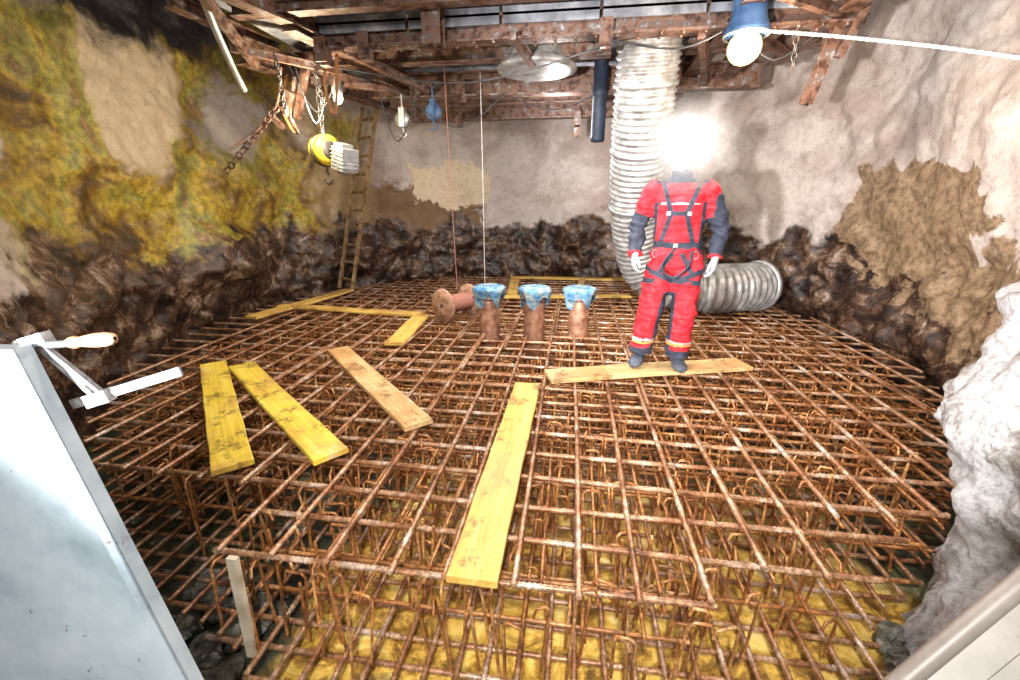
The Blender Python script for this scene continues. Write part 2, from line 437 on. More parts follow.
plank((-.16,3.33),(1.56,3.87),.25,tone=2)
plank((-1.87,5.12),(-1.77,3.95),.2,tone=0)
plank((-4.0,5.33),(-1.9,5.15),.16,tone=0)
plank((-3.95,4.68),(-3.6,6.5),.2,tone=0)
plank((-1.1,6.35),(.9,6.68),.14,tone=0)
plank((-1.15,8.1),(1.28,8.2),.16,tone=0)
plank((-.9,6.45),(-1.05,8.0),.16,tone=0)
plank((.1,6.62),(.2,8.05),.12,tone=2)
plank((-2.55,1.42),(-2.0,1.25),.12,z=-.5,tone=1)
plank((-2.6,1.25),(-1.95,.98),.1,z=-.45,tone=1)
m=MB(); m.box((-1.345,1.235,-.26),(.045,.022,.56),Matrix.Rotation(.03,3,'Y')); m.obj('timber_stake',[M_stake])

# ------------------------------------------------------------------ capped pipes
for (x,y),h in zip([(-.895,4.61),(-.388,4.57),(.097,4.715)],[.52,.53,.51]):
    e=empty('capped_steel_pipe')
    m=MB(); m.lathe((x,y,-.45),[(.10,0),(.115,.02),(.115,.45+h-.06),(.11,.45+h-.05)],20,cap=True); m.obj('pipe_body',[M_pipe],e)
    sd=x*7
    def jit(p,t,sd=sd):
        k=1+.22*math.sin(4*t+sd)+.10*math.sin(9*t+sd*2+p.z*30)
        q=max(0,(h+.01-p.z)/.2)
        return V((p.x*(1+(k-1)*q),p.y*(1+(k-1)*q),p.z+.09*math.sin(4*t+sd+1)*q))
    m=MB(); m.lathe((x,y,0),[(.01,h+.015),(.09,h+.020),(.15,h+.016),(.178,h+.0),(.18,h-.03),(.165,h-.07),(.15,h-.11),(.145,h-.15)],44,jit=jit)
    o=m.obj('plastic_cap',[M_plastic],e)
    m=MB(); m.tube([(x+.150*math.cos(t),y+.150*math.sin(t),h-.115) for t in [k*.2618 for k in range(25)]],.006,6); m.obj('tie_wire',[M_dgrey],e)

# ------------------------------------------------------------------ cable drum
e=empty('cable_drum'); ax=V((.5,.72,0)).normalized(); c0=V((-1.52,4.9,.22)); c1=c0+ax*.42
m=MB()
for c in (c0,c1):
    m.lathe(c,[(.012,-.018),(.03,-.02),(.2,-.02),(.205,-.012),(.205,.012),(.2,.02),(.03,.02),(.012,.018)],36,axis=ax)
for c in (c0-ax*.024,c1-ax*.024):
    for k in range(4):
        t=k*math.pi/2+.5; s2=ax.cross(V((0,0,1))); q=c+s2*(.12*math.cos(t))+V((0,0,.12*math.sin(t)))
        m.ell(q,(.01,.01,.01),1,8)
m.obj('flanges',[M_drum,M_dgrey],e)
m=MB(); m.tube([c0+ax*(.02+.38*k/60) for k in range(61)],[.10+.012*(k&1) for k in range(61)],20); m.obj('wound_rope',[M_redrope],e)
m=MB(); m.tube([c0-ax*.03,c1+ax*.03],.025,12); m.obj('hub',[M_dgrey],e)

# ------------------------------------------------------------------ ventilation duct
def smooth_path(P,step=.02):
    P=[V(p) for p in P];out=[]
    for k in range(len(P)-1):
        p0,p1,p2,p3=P[max(k-1,0)],P[k],P[k+1],P[min(k+2,len(P)-1)]
        n=max(2,int((p2-p1).length/step))
        for i in range(n):
            u=i/n; out.append(.5*((2*p1)+(-p0+p2)*u+(2*p0-5*p1+4*p2-p3)*u*u+(-p0+3*p1-3*p2+p3)*u**3))
    out.append(P[-1]); return out
e=empty('ventilation_duct')
pa=smooth_path([(.66,5.0,3.3),(.66,5.1,2.8),(.68,5.3,2.2),(.72,5.6,1.5),(.82,5.8,.95),(1.0,5.92,.55),(1.35,5.9,.36),(1.8,5.88,.33),(2.2,6.02,.33),(2.5,6.2,.33)],.0125)
s=0;rs=[]
for i,p in enumerate(pa):
    if i: s+=(p-pa[i-1]).length
    vert=p.z>.6
    rs.append(.305+(.012 if vert else .018)*math.sin(2*math.pi*s/(.062 if vert else .085))+.012*noise.noise(p*3))
m=MB(); m.tube(pa,rs,40,cap=False); m.tube(pa[::1],[r-.012 for r in rs],40,cap=False,m=1)
m.obj('ribbed_hose',[M_duct,M_dgrey],e)
d=(pa[-1]-pa[-4]).normalized(); m=MB(); m.lathe(pa[-1],[(.30,-.03),(.335,-.03),(.34,0),(.335,.03),(.30,.03),(.30,-.03)],40,axis=d); m.obj('end_ring',[M_grey],e)
m=MB()
for i in (60,110,160):
    p=pa[i]; d=(pa[i+1]-pa[i-1]).normalized(); m.lathe(p,[(.30,-.02),(.325,-.02),(.325,.02),(.30,.02)],40,axis=d)
m.obj('clamp_bands',[M_grey],e)

# ------------------------------------------------------------------ overhead steel platform
def ibeam(mb,a,b,h=.18,w=.14,t=.014,m=0,up=V((0,0,1))):
    a=V(a);b=V(b);d=(b-a).normalized()
    if abs(d.z)>.9: up=V((0,1,0))
    s=d.cross(up).normalized(); u=s.cross(d).normalized()
    pr=[(-w/2,-h/2),(w/2,-h/2),(w/2,-h/2+t),(t/2,-h/2+t),(t/2,h/2-t),(w/2,h/2-t),(w/2,h/2),(-w/2,h/2),(-w/2,h/2-t),(-t/2,h/2-t),(-t/2,-h/2+t),(-w/2,-h/2+t)]
    n=len(pr); rg=[[q+s*x+u*z for x,z in pr] for q in (a,b)]
    mb.add(rg[0]+rg[1],[(i,(i+1)%n,n+(i+1)%n,n+i) for i in range(n)],m,False)
    mb.add(rg[0],[tuple(range(n-1,-1,-1))],m,False); mb.add(rg[1],[tuple(range(n))],m,False)
e=empty('steel_platform')
m=MB()
ibeam(m,(-3.45,4.62,2.88),(-2.85,7.5,2.88),.24,.18)
ibeam(m,(-2.75,3.3,2.98),(-2.45,4.4,2.98),.2,.14)
ibeam(m,(-2.55,4.1,2.93),(-2.15,7.4,2.93),.18,.14)
ibeam(m,(-3.0,4.02,2.98),(2.3,4.02,2.98),.10,.12,.02)
ibeam(m,(-2.5,4.45,2.88),(2.2,4.45,2.88),.20,.16,.02)
ibeam(m,(-3.2,5.25,2.93),(.30,5.25,2.93),.16,.14)
ibeam(m,(1.05,5.25,2.93),(2.3,5.25,2.93),.16,.14)
ibeam(m,(-2.7,6.12,2.84),(2.1,6.17,2.84),.28,.18,.02)
ibeam(m,(-2.8,6.9,2.84),(1.4,6.9,2.84),.18,.14)
ibeam(m,(-2.9,7.55,2.8),(1.2,7.55,2.8),.28,.18,.02)
ibeam(m,(1.25,3.6,2.94),(1.3,6.6,2.94),.2,.16)
ibeam(m,(1.65,4.5,2.90),(1.7,6.1,2.90),.18,.14)
ibeam(m,(2.05,3.9,2.94),(2.1,5.8,2.94),.2,.16)
ibeam(m,(-1.27,4.2,2.70),(-1.27,4.2,3.4),.16,.16)
ibeam(m,(-3.5,3.9,3.05),(-3.4,5.2,3.05),.12,.1)
m.obj('main_beams',[M_steel],e)
m=MB()
for a,b in [((-2.85,3.5,2.9),(-3.35,4.7,2.75)),((-2.3,4.4,2.8),(-1.9,6.1,2.76)),((-2.9,5.0,2.78),(-2.2,6.2,2.76)),((1.0,4.45,2.76),(1.5,6.2,2.76)),((1.3,4.4,2.80),(2.1,5.4,2.8)),((1.3,3.9,2.85),(2.3,4.6,2.85)),((-3.3,4.3,2.8),(-2.5,4.9,2.72)),((-3.1,5.3,2.75),(-2.3,5.6,2.7)),((-.6,4.3,2.78),(-.5,5.2,2.78))]:
    a=V(a);b=V(b);q=V((1,0,0)).rotation_difference(b-a).to_matrix(); m.box((a+b)/2,((b-a).length,.06,.06),q); m.box((a+b)/2+V((0,0,.03)),((b-a).length,.1,.01),q)
for x,y,z in [(-2.0,4.45,2.72),(.2,4.45,2.72),(-1.5,6.1,2.68),(-.02,7.5,2.56),(-1.9,7.5,2.6),(-2.4,4.4,2.68),(-2.8,5.4,2.7)]:
    m.box((x,y,z+.04),(.08,.10,.16)); m.box((x,y-.08,z+.08),(.11,.02,.2))
ibeam(m,(2.12,4.5,2.95),(1.94,4.5,2.22),.09,.08); ibeam(m,(2.22,4.4,2.95),(2.1,4.45,2.55),.07,.06)
ibeam(m,(-.02,7.5,2.38),(-.02,7.5,2.8),.10,.09)
ibeam(m,(-2.9,4.9,2.8),(-3.12,4.95,2.3),.07,.06)
for k in range(26):
    x=-2.4+.18*k; m.lathe((x,4.40,2.775),[(.001,-.012),(.014,-.012),(.014,.004)],6); m.lathe((x,4.50,2.775),[(.001,-.012),(.014,-.012),(.014,.004)],6)
m.obj('braces_and_brackets',[M_steel],e)
m=MB()
x=-3.2
while x<1.25:
    w=.26
    if .28<x+w/2<1.05:
        m.box((x+w/2,4.0,3.08),(w-.012,1.3,.04)); m.box((x+w/2,6.6,3.08),(w-.012,2.2,.04))
    elif not(-.9<x<-.1): m.box((x+w/2,5.55,3.08),(w-.012,4.6,.04))
    else:
        m.box((x+w/2,4.1,3.08),(w-.012,1.6,.04)); m.box((x+w/2,6.9,3.08),(w-.012,1.9,.04))
    x+=w
for k in range(9):
    m.box((-2.9+.55*k,3.75,3.1),(.52,.35,.03),Matrix.Rotation(.02*(k%3-1),3,'Y'))
# facing boards between the two front beams
for k in range(5):
    m.box((-2.0+.86*k,4.38,2.96),(.83,.02,.13),Matrix.Rotation(.008*(k%3-1),3,'Y'))
m.obj('deck_boards',[M_deck],e)
m=MB(); m.lathe((-.48,5.4,2.80),[(.30,.4),(.33,.1),(.40,.05),(.44,.0),(.43,-.02),(.36,-.03),(.28,-.02),(.2,.0),(.02,.01)],44); m.obj('round_hopper_collar',[M_duct],e)
m=MB(); m.tube(smooth_path([(-2.75,3.3,3.35),(-2.92,3.6,2.92),(-3.2,4.15,2.62),(-3.3,4.4,2.47)],.1),.03,10); m.obj('handrail_tube',[M_grey],e)
m=MB(); m.lathe((.24,5.95,2.12),[(.06,0),(.085,.01),(.09,.05),(.085,.06),(.085,.5),(.095,.51),(.095,.57),(.085,.58),(.085,.95)],18,cap=True); m.obj('drain_pipe',[M_navyp],e)
m=MB()
for a,b,c in [((-2.5,4.6,2.7),(-1.2,5.0,2.6),(.2,4.6,2.75)),((-2.2,5.6,2.7),(-1.5,5.8,2.3),(-.9,5.9,2.7)),((.2,4.4,2.75),(.8,4.2,2.6),(1.28,4.2,2.8)),((-3.1,4.9,2.8),(-2.85,4.9,2.35),(-2.6,4.9,2.6)),((-.9,6.0,2.68),(-.3,6.0,2.5),(.24,5.9,2.66)),((-2.95,4.75,2.8),(-2.75,4.7,2.2),(-2.6,4.85,2.75)),((-2.5,5.8,2.7),(-2.3,5.8,2.15),(-2.0,5.85,2.7)),((1.3,4.4,2.8),(1.6,4.45,2.55),(2.0,4.5,2.8))]:
    m.tube(smooth_path([a,b,c],.08),.008,6)
m.obj('electric_cables',[M_black],e)
e=empty('hanging_chain'); m=MB()
for (x,y,z0,n) in ((-2.68,4.7,2.78,7),(-2.12,5.95,2.72,6),(-2.95,4.45,2.75,9),(1.75,4.45,2.75,5)):
    for k in range(n):
        c=V((x+.004*k,y,z0-.06*k)); ring=[]
        for t in range(11):
            a=t*math.pi/5; ring.append(c+(V((math.cos(a)*.02,0,math.sin(a)*.038)) if k%2 else V((0,math.cos(a)*.02,math.sin(a)*.038))))
        m.tube(ring,.007,5,cap=False)
m.obj('chain_links',[M_dgrey],e)
e=empty('webbing_strap'); m=MB()
for P_,w in (([(-2.45,4.55,2.8),(-2.5,4.5,2.5),(-2.42,4.5,2.25),(-2.36,4.55,2.8)],.03),([(-3.2,5.0,2.75),(-3.25,4.9,2.4),(-3.15,4.9,2.15)],.03)):
    pt=smooth_path(P_,.05); rg=[[p+V((-w/2,0,0)),p+V((w/2,0,0)),p+V((w/2,.006,0)),p+V((-w/2,.006,0))] for p in pt]; m.rings(rg,0,True,False)
m.obj('strap_web',[simple('orange_webbing',[(.3,(.35,.12,.04)),(.7,(.6,.3,.12))],20,.8)],e)
for P0,mt in (((-1.84,5.9,2.5),M_blue),((-2.25,5.9,2.42),M_grey)):
    e2=empty('pulley_block'); p=V(P0); m=MB()
    m.lathe(p-V((0,.03,0)),[(.01,0),(.09,0),(.1,.015),(.08,.03),(.1,.045),(.09,.06),(.01,.06)],20,axis=(0,1,0)); m.box(p+V((0,-.04,.03)),(.07,.012,.22)); m.box(p+V((0,.04,.03)),(.07,.012,.22))
    m.tube([p+V((0,0,.13)),p+V((0,0,.3))],.012,8); m.tube(smooth_path([p+V((0,0,-.08)),p+V((0,0,-.13)),p+V((.04,0,-.17)),p+V((0,0,-.21)),p+V((-.04,0,-.18))],.02),.011,8)
    m.obj('sheave_and_cheeks',[mt],e2)

# ------------------------------------------------------------------ lamps
e=empty('work_lamp'); L=V((1.28,4.2,2.58))
m=MB(); m.ell(L,(.125,.125,.12),0,24); m.obj('bulb',[emis('lamp_glass',(1,.62,.25),3.2)],e)
m=MB(); m.lathe(L,[(.13,.07),(.17,.09),(.165,.12),(.13,.2),(.12,.3),(.13,.33),(.12,.42),(.02,.44)],28); m.lathe(L,[(.125,.08),(.11,.19),(.04,.27)],24); m.obj('hood',[M_blue],e)
m=MB(); m.tube(smooth_path([L+V((0,0,.42)),L+V((.04,0,.47)),L+V((0,0,.5))],.03),.012,8)
m.tube([L+V((.165*math.cos(t),.165*math.sin(t),.085)) for t in [k*.2618 for k in range(25)]],.008,6)
m.obj('rim_and_hook',[M_grey],e)
e=empty('work_lamp'); L=V((-2.58,4.9,2.48))
m=MB(); m.ell(L,(.05,.05,.065),0,16); m.obj('bulb',[emis('lamp_glass_small',(1,.8,.5),7)],e)
m=MB(); m.lathe(L,[(.055,.04),(.06,.08),(.04,.14),(.02,.2)],18); m.tube([L+V((0,0,.2)),L+V((.01,0,.36))],.008,6); m.obj('socket',[M_grey],e)

# ------------------------------------------------------------------ ladder
e=empty('ladder'); b0=V((-3.72,6.62,.02)); t0=V((-3.28,7.22,2.85)); ax=(t0-b0); sd=V((.6,-.35,0)).normalized()*.19
m=MB()
for s2 in (-1,1): 
    a=b0+sd*s2; q=V((0,0,1)).rotation_difference(ax).to_matrix()
    m.box((a+t0+sd*s2)/2,(.04,.06,ax.length),q)
for k in range(10):
    p=b0+ax*((k+.6)/10.3); m.tube([p-sd,p+sd],.022,8)
m.obj('rails_and_rungs',[M_ladder],e)

# ------------------------------------------------------------------ chain hoist
e=empty('chain_hoist'); H=V((-2.86,5.0,1.97))
m=MB(); axh=V((.85,-.5,0))
m.lathe(H-axh.normalized()*.11,[(.02,0),(.13,.0),(.165,.03),(.17,.08),(.15,.10),(.15,.12),(.17,.14),(.165,.19),(.12,.22),(.02,.22)],28,axis=axh); m.obj('drum_housing',[M_yel],e)
m=MB(); q=Matrix.Rotation(-.5,3,'Z')@Matrix.Rotation(.25,3,'Y')
m.box(H+V((.26,-.06,-.1)),(.22,.2,.24),q); m.box(H+V((.26,-.06,.04)),(.16,.14,.05),q); m.lathe(H+V((.26,-.06,-.27)),[(.03,0),(.09,.02),(.11,.08),(.11,.12)],20,cap=True)
for k in range(5): m.box(H+V((.26,-.06,-.18+.04*k)),(.235,.215,.01),q)
m.obj('motor_box',[M_grey],e)
m=MB(); m.lathe(H-axh.normalized()*.125,[(.02,-.01),(.09,-.01),(.10,.0),(.10,.02)],20,axis=axh); m.lathe(H,[(.155,-.012),(.178,-.012),(.178,.012),(.155,.012)],28,axis=axh)
m.lathe(H+axh.normalized()*.112,[(.02,.01),(.09,.01),(.10,.0)],20,axis=axh)
m.tube([H+V((0,0,.15)),H+V((0,0,.24))],.03,10)
for k in range(7):
    c=H+V((0,0,.27+.085*k)); ring=[]
    for t in range(13):
        a=t*math.pi/6
        ring.append(c+(V((math.cos(a)*.028,0,math.sin(a)*.052)) if k%2 else V((0,math.cos(a)*.028,math.sin(a)*.052))))
    m.tube(ring,.009,6,cap=False)
m.tube(smooth_path([H+V((0,0,-.15)),H+V((.0,0,-.24)),H+V((.05,0,-.3)),H+V((.0,0,-.36)),H+V((-.05,0,-.31))],.02),.014,8)
m.obj('chain_and_hook',[M_dgrey],e)
e=empty('chain_sling')
m=MB()
m.tube(smooth_path([(-3.1,4.75,2.75),(-3.25,4.8,2.4),(-3.5,4.75,2.15),(-3.75,4.6,1.95)],.05),.014,8)
m.tube(smooth_path([(-3.05,4.9,2.7),(-3.2,4.95,2.35),(-3.15,5.0,2.15)],.05),.03,8)
for k in range(14):
    c=V((-3.2,4.8,2.42)).lerp(V((-3.9,4.7,1.75)),k/13); ring=[]
    for t in range(13):
        a=t*math.pi/6; ring.append(c+V((math.cos(a)*.035,.02*math.sin(a)*(k%2),math.sin(a)*.035)))
    m.tube(ring,.01,6,cap=False)
m.box((-3.15,4.85,2.45),(.09,.07,.22),Matrix.Rotation(.5,3,'Y')); m.box((-3.3,4.85,2.25),(.16,.06,.05),Matrix.Rotation(.8,3,'Y'))
m.obj('links',[M_steel],e)

m=MB(); m.tube(smooth_path([(-1.56,5.5,2.95),(-1.5,5.38,1.6),(-1.42,5.2,.36)],.1),.005,6); m.obj('red_hoist_rope',[M_redrope])
m=MB(); m.tube(smooth_path([(-1.24,6.0,2.95),(-1.24,6.05,1.4),(-1.25,6.1,-.02)],.1),.005,6); m.obj('plumb_line',[M_rope])
m=MB(); pth=smooth_path([(1.22,4.35,2.76),(1.6,3.9,2.57),(2.05,3.33,2.31),(2.42,2.9,2.09),(2.62,2.68,1.99)],.01)
m.tube(pth,[.011+.002*math.sin(i*1.6) for i in range(len(pth))],8); m.obj('white_rope',[M_rope])

# ------------------------------------------------------------------ steel panels beside opening
def panelmat(name,cols):
    m,nt,b=newmat(name); vec=mapping(nt); n=noise_n(nt,vec,2.6,9,.66); n2=noise_n(nt,vec,26,8,.75)
    c=ramp(nt,n,[(.33,cols[0]),(.5,cols[1]),(.7,cols[2])]); c=mix(nt,maprange(nt,n2,.61,.70),c,(.16,.10,.07))
    nt.links.new(c,b.inputs['Base Color']); b.inputs['Roughness'].default_value=.4; bump(nt,b,n,.1,.01); return m
M_panel=panelmat('pale_painted_steel',[(.22,.28,.33),(.36,.43,.48),(.48,.53,.57)])
M_panel2=panelmat('pale_form_panel',[(.16,.14,.12),(.24,.21,.19),(.32,.29,.27)])
e=empty('steel_panel')
Pt=V((-1.15,.72,1.125)); Pb=V((-.80,.69,-.55)); ed=(Pt-Pb); wdir=V((-1,-.12,0)).normalized(); nrm=wdir.cross(ed.normalized()).normalized()
if nrm.y>0: nrm=-nrm
def quad(m,a,b,c,d,th,mi=0):
    nn=(b-a).cross(d-a).normalized()*th
    vs=[a,b,c,d,a+nn,b+nn,c+nn,d+nn]; m.add(vs,[(3,2,1,0),(4,5,6,7),(0,1,5,4),(1,2,6,5),(2,3,7,6),(3,0,4,7)],mi,False)
m=MB(); W=1.1
quad(m,Pb,Pb+wdir*W,Pt+wdir*W,Pt,.006)
quad(m,Pb,Pb+nrm*.03,Pt+nrm*.03,Pt,.006)
quad(m,Pb+nrm*.03,Pb+nrm*.03+wdir*.028,Pt+nrm*.03+wdir*.028,Pt+nrm*.03,.004)
quad(m,Pt,Pt+nrm*.03,Pt+nrm*.03+wdir*W,Pt+wdir*W,.006)
m.obj('sheet',[M_panel],e)
e=empty('form_panel')
a=V((.86,1.03,-.2)); b=V((1.62,1.32,.51)); wd=V((.75,-.62,-.1)).normalized()
m=MB(); quad(m,a,b,b+wd*.8,a+wd*.8,.02)
m.tube([a,b],.03,12)
quad(m,a+wd*.11+V((0,0,.012)),b+wd*.11+V((0,0,.012)),b+wd*.8+V((0,0,.012)),a+wd*.8+V((0,0,.012)),.02)
m.obj('sheet',[M_panel2],e)

# ------------------------------------------------------------------ screw clamp
M_clamp=simple('worn_clamp_steel',[(.3,(.07,.07,.08)),(.5,(.17,.17,.18)),(.7,(.32,.32,.32))],30,.4,.4,.2)
e=empty('screw_clamp')
m=MB(); A=V((-1.15,.76,.965));B=V((-.90,.82,1.04)); d=(B-A); q=V((1,0,0)).rotation_difference(d).to_matrix()
m.box((A+B)/2,(d.length,.008,.022),q); m.box((A+B)/2,(d.length*.98,.0115,.010),q)
q2=lambda a,b:(V((1,0,0)).rotation_difference(b-a).to_matrix())
a=V((-1.165,.74,1.13)); b=V((-1.095,.77,.99)); m.box((a+b)/2,((b-a).length,.012,.012),q2(a,b))
a2=V((-1.14,.74,1.115)); b2=V((-1.065,.77,.99)); m.box((a2+b2)/2,((b2-a2).length,.010,.010),q2(a2,b2)); m.box(a.lerp(b2,.45),((b-a).length*.7,.006,.02),q2(a,b2))
m.box(b+V((.012,0,-.008)),(.055,.026,.030),q); m.box(a+V((.01,0,0)),(.05,.026,.026),q)
m.tube([V((-1.20,.74,1.112)),V((-1.06,.74,1.128))],.0065,10)
for k in range(9): m.lathe(V((-1.15,.74,1.118))+V((.009,0,.001))*k,[(.006,-.002),(.009,0),(.006,.002)],12,axis=(1,0,.1))
m.lathe(V((-1.20,.74,1.112)),[(.005,-.006),(.018,-.006),(.018,.006),(.005,.006)],16,axis=(1,0,.1))
m.obj('bar_and_jaws',[M_clamp],e)
m=MB(); ha=V((-1.07,.74,1.128)); m.lathe(ha,[(.006,0),(.012,.003),(.014,.015),(.0105,.026),(.013,.045),(.0155,.07),(.0155,.095),(.012,.112),(.004,.118)],18,axis=(1,0,.13)); m.obj('wooden_handle',[M_cream],e)

# ------------------------------------------------------------------ WORKER
def to_remesh(mb,vox,it=3,fac=.5):
    o=mb.obj('tmp',[]); r=o.modifiers.new('r','REMESH'); r.mode='VOXEL'; r.voxel_size=vox; r.use_smooth_shade=True
    s=o.modifiers.new('s','SMOOTH'); s.iterations=it; s.factor=fac
    bpy.context.view_layer.update()
    dg=bpy.context.evaluated_depsgraph_get(); me=bpy.data.meshes.new_from_object(o.evaluated_get(dg))
    bpy.data.objects.remove(o); return me
def seg_d(p,a,b):
    ab=b-a; t=max(0,min(1,(p-a).dot(ab)/ab.length_squared)); return (p-(a+ab*t)).length,t
worker=empty('worker',(.80,3.70,.05),math.radians(-11))
M_red=simple('red_coverall',[(.3,(.36,.006,.014)),(.5,(.60,.014,.028)),(.7,(.8,.05,.07))],14,.75,0,.6,.012,detail=8)
M_navy=simple('navy_black_fabric',[(.3,(.014,.018,.032)),(.7,(.05,.06,.095))],12,.8,0,.3,.006)
M_refl=simple('reflective_tape',[(.3,(.4,.4,.4)),(.7,(.6,.6,.6))],20,.35,.2,.1)
M_orange=simple('orange_piping',[(.3,(.8,.25,.05)),(.7,(.9,.4,.1))],20,.7,0,.1)
M_glove=simple('grey_work_glove',[(.3,(.32,.36,.39)),(.7,(.52,.56,.58))],30,.8,0,.3,.003)
M_boot=simple('boot_leather',[(.3,(.03,.04,.06)),(.7,(.1,.12,.17))],20,.5,0,.2,.003)
M_skin=simple('skin',[(.3,(.55,.3,.22)),(.7,(.68,.42,.32))],15,.5,0,.05)
M_helmet=simple('red_helmet_shell',[(.3,(.6,.03,.03)),(.7,(.75,.06,.05))],5,.3,0,0)
M_hair=simple('dark_hair',[(.3,(.03,.02,.015)),(.7,(.08,.05,.03))],40,.6,0,.3,.004)
M_eye=simple('eye_white',[(.3,(.8,.8,.78)),(.7,(.85,.85,.83))],5,.2,0,0)

sh={-1:V((-.185,.0,1.45)),1:V((.215,.0,1.45))}
el={-1:V((-.290,.045,1.17)),1:V((.335,.045,1.17))}
wr={-1:V((-.285,-.085,.955)),1:V((.315,-.075,.945))}
hp={-1:V((-.06,0,.92)),1:V((.13,0,.92))}
kn={-1:V((-.13,-.035,.50)),1:V((.135,-.035,.50))}
an={-1:V((-.175,.02,.09)),1:V((.13,.02,.09))}
b=MB()
def eloft(b,rows,n=28):
    b.rings([[V((cx+rx*math.copysign(abs(math.cos(t))**.9,math.cos(t)),cy+ry*math.copysign(abs(math.sin(t))**.9,math.sin(t)),z)) for t in [2*math.pi*k/n for k in range(n)]] for z,cx,cy,rx,ry in rows],0,True)
eloft(b,[(.78,.04,.0,.10,.09),(.85,.04,.0,.19,.128),(.93,.04,.0,.20,.138),(1.02,.035,0,.188,.133),(1.10,.03,0,.182,.128),(1.2,.03,0,.195,.138),(1.32,.02,0,.21,.142),(1.41,.015,0,.21,.13),(1.47,.015,.005,.19,.108),(1.51,.012,.005,.12,.085),(1.55,.01,.0,.085,.078),(1.60,.008,-.005,.075,.075)])
for s in (-1,1):
    mid=(sh[s]+el[s])/2; m2=(el[s]+wr[s])/2
    b.tube([sh[s]+V((-.04*s,0,.02)),sh[s],mid,el[s],m2,wr[s]],[.080,.088,.083,.075,.068,.056],20)
    b.ell(sh[s],(.088,.083,.08)); b.ell(el[s],(.076,.076,.076))
    km=(hp[s]+kn[s])/2; sm2=(kn[s]+an[s])/2
    b.tube([hp[s]+V((0,0,.04)),hp[s]+V((0,0,-.06)),km,kn[s],sm2,an[s]+V((0,0,.06)),an[s]+V((0,0,.0))],[.108,.124,.118,.104,.104,.099,.102],22)
    b.ell(hp[s],(.12,.122,.12)); b.ell(kn[s]+V((0,-.012,0)),(.10,.10,.1))
body=to_remesh(b,.009,4)
nrmls=[v.normal.copy() for v in body.vertices]
for v,nn in zip(body.vertices,nrmls):
    p=v.co; q=V((p.x*6,p.y*6,p.z*18)); w=noise.noise(q)*.022+noise.noise(p*13)*.010-abs(noise.noise(V((p.x*9,p.y*9,p.z*24))))*.016
    for jt in (el[-1],el[1],kn[-1],kn[1],an[-1]+V((0,0,.08)),an[1]+V((0,0,.08))):
        d=(p-jt).length; w+=.010*math.exp(-(d/.1)**2)*math.sin(p.z*130+p.x*30)
    v.co=p+nn*w
for mt in (M_red,M_navy,M_refl,M_orange): body.materials.append(mt)
for pl in body.polygons:
    p=pl.center; mi=0; best=(9,0,'t')
    for s in (-1,1):
        for nm,a,c in (('ua',sh[s],el[s]),('fa',el[s],wr[s]),('th',hp[s],kn[s]),('sn',kn[s],an[s])):
            d,t=seg_d(p,a,c)
            if d<best[0]: best=(d,t,nm)
    arm=(abs(p.x-.02)>.19 and p.z>.9)
    if arm and best[2] in('ua','fa'):
        if best[2]=='fa': mi=1
        else:
            mi=0 if best[1]<.62 else 1
            if p.y>.0: mi=1
            if p.x>.27 and best[1]>.15: mi=1
        if best[2]=='fa' and best[1]>.93: mi=0
    elif p.z>1.0:
        if abs(p.x-.02)>.16 and p.z<1.36: mi=1
        if p.z>1.50: mi=1
        if 1.345<p.z<1.358 and abs(p.x-.02)<.14: mi=2
    else:
        if p.z<.16: mi=1
        elif .20<p.z<.22: mi=3
        elif .225<p.z<.245: mi=2
        elif best[2] in('th','sn'):
            s=1 if p.x>.0 else -1; k=hp[s].lerp(kn[s],min(1,(.92-p.z)/.42)) if p.z>.5 else kn[s].lerp(an[s],(.5-p.z)/.41)
            if (p.x-k.x)*s<-.07 and p.z<.66: mi=1
            if p.y>.05: mi=1
    pl.material_index=mi; pl.use_smooth=True
body.name='coverall_body'; bo=bpy.data.objects.new('coverall_body',body); COL.objects.link(bo); bo.parent=worker
bvh=BVHTree.FromPolygons([v.co.copy() for v in body.vertices],[tuple(p.vertices) for p in body.polygons])
hm=MB()
def ribbon(pts,nors,w,mi=0,off=.007,closed=False):
    n=len(pts); rg=[]
    for i in range(n):
        a=pts[(i-1)%n] if closed else pts[max(i-1,0)]; c=pts[(i+1)%n] if closed else pts[min(i+1,n-1)]
        d=(c-a).normalized(); nn=nors[i]; s=d.cross(nn).normalized(); p=pts[i]
        rg.append([p+s*w/2+nn*.0,p+s*w/2+nn*off,p-s*w/2+nn*off,p-s*w/2])
    if closed: rg.append(rg[0])
    hm.rings(rg,mi,not closed,False)
def front_strap(x0,z0,x1,z1,w=.034,back=False,mi=0):
    pts=[];ns=[];N_=24
    for i in range(N_+1):
        t=i/N_; x=x0+(x1-x0)*t; z=z0+(z1-z0)*t
        o=V((x,1 if back else -1,z)); h=bvh.ray_cast(o,V((0,-1 if back else 1,0)))
        if h[0] is not None: pts.append(h[0]); ns.append(V((0,1 if back else -1,0)).lerp(h[1],.4).normalized())
    if len(pts)>2: ribbon(pts,ns,w,mi)
def loop(c,w,tilt=(0,0),R=.4,mi=0):
    pts=[];ns=[];K=40
    for k in range(K):
        t=2*math.pi*k/K; dx_,dy_=math.cos(t),math.sin(t)
        o=V((c[0],c[1],c[2]+tilt[0]*dx_*.15+tilt[1]*dy_*.15))
        h=bvh.ray_cast(o,V((dx_,dy_,0)))
        if h[0] is not None: pts.append(h[0]); ns.append(V((dx_,dy_,0)))
    ribbon(pts,ns,w,mi,closed=True)
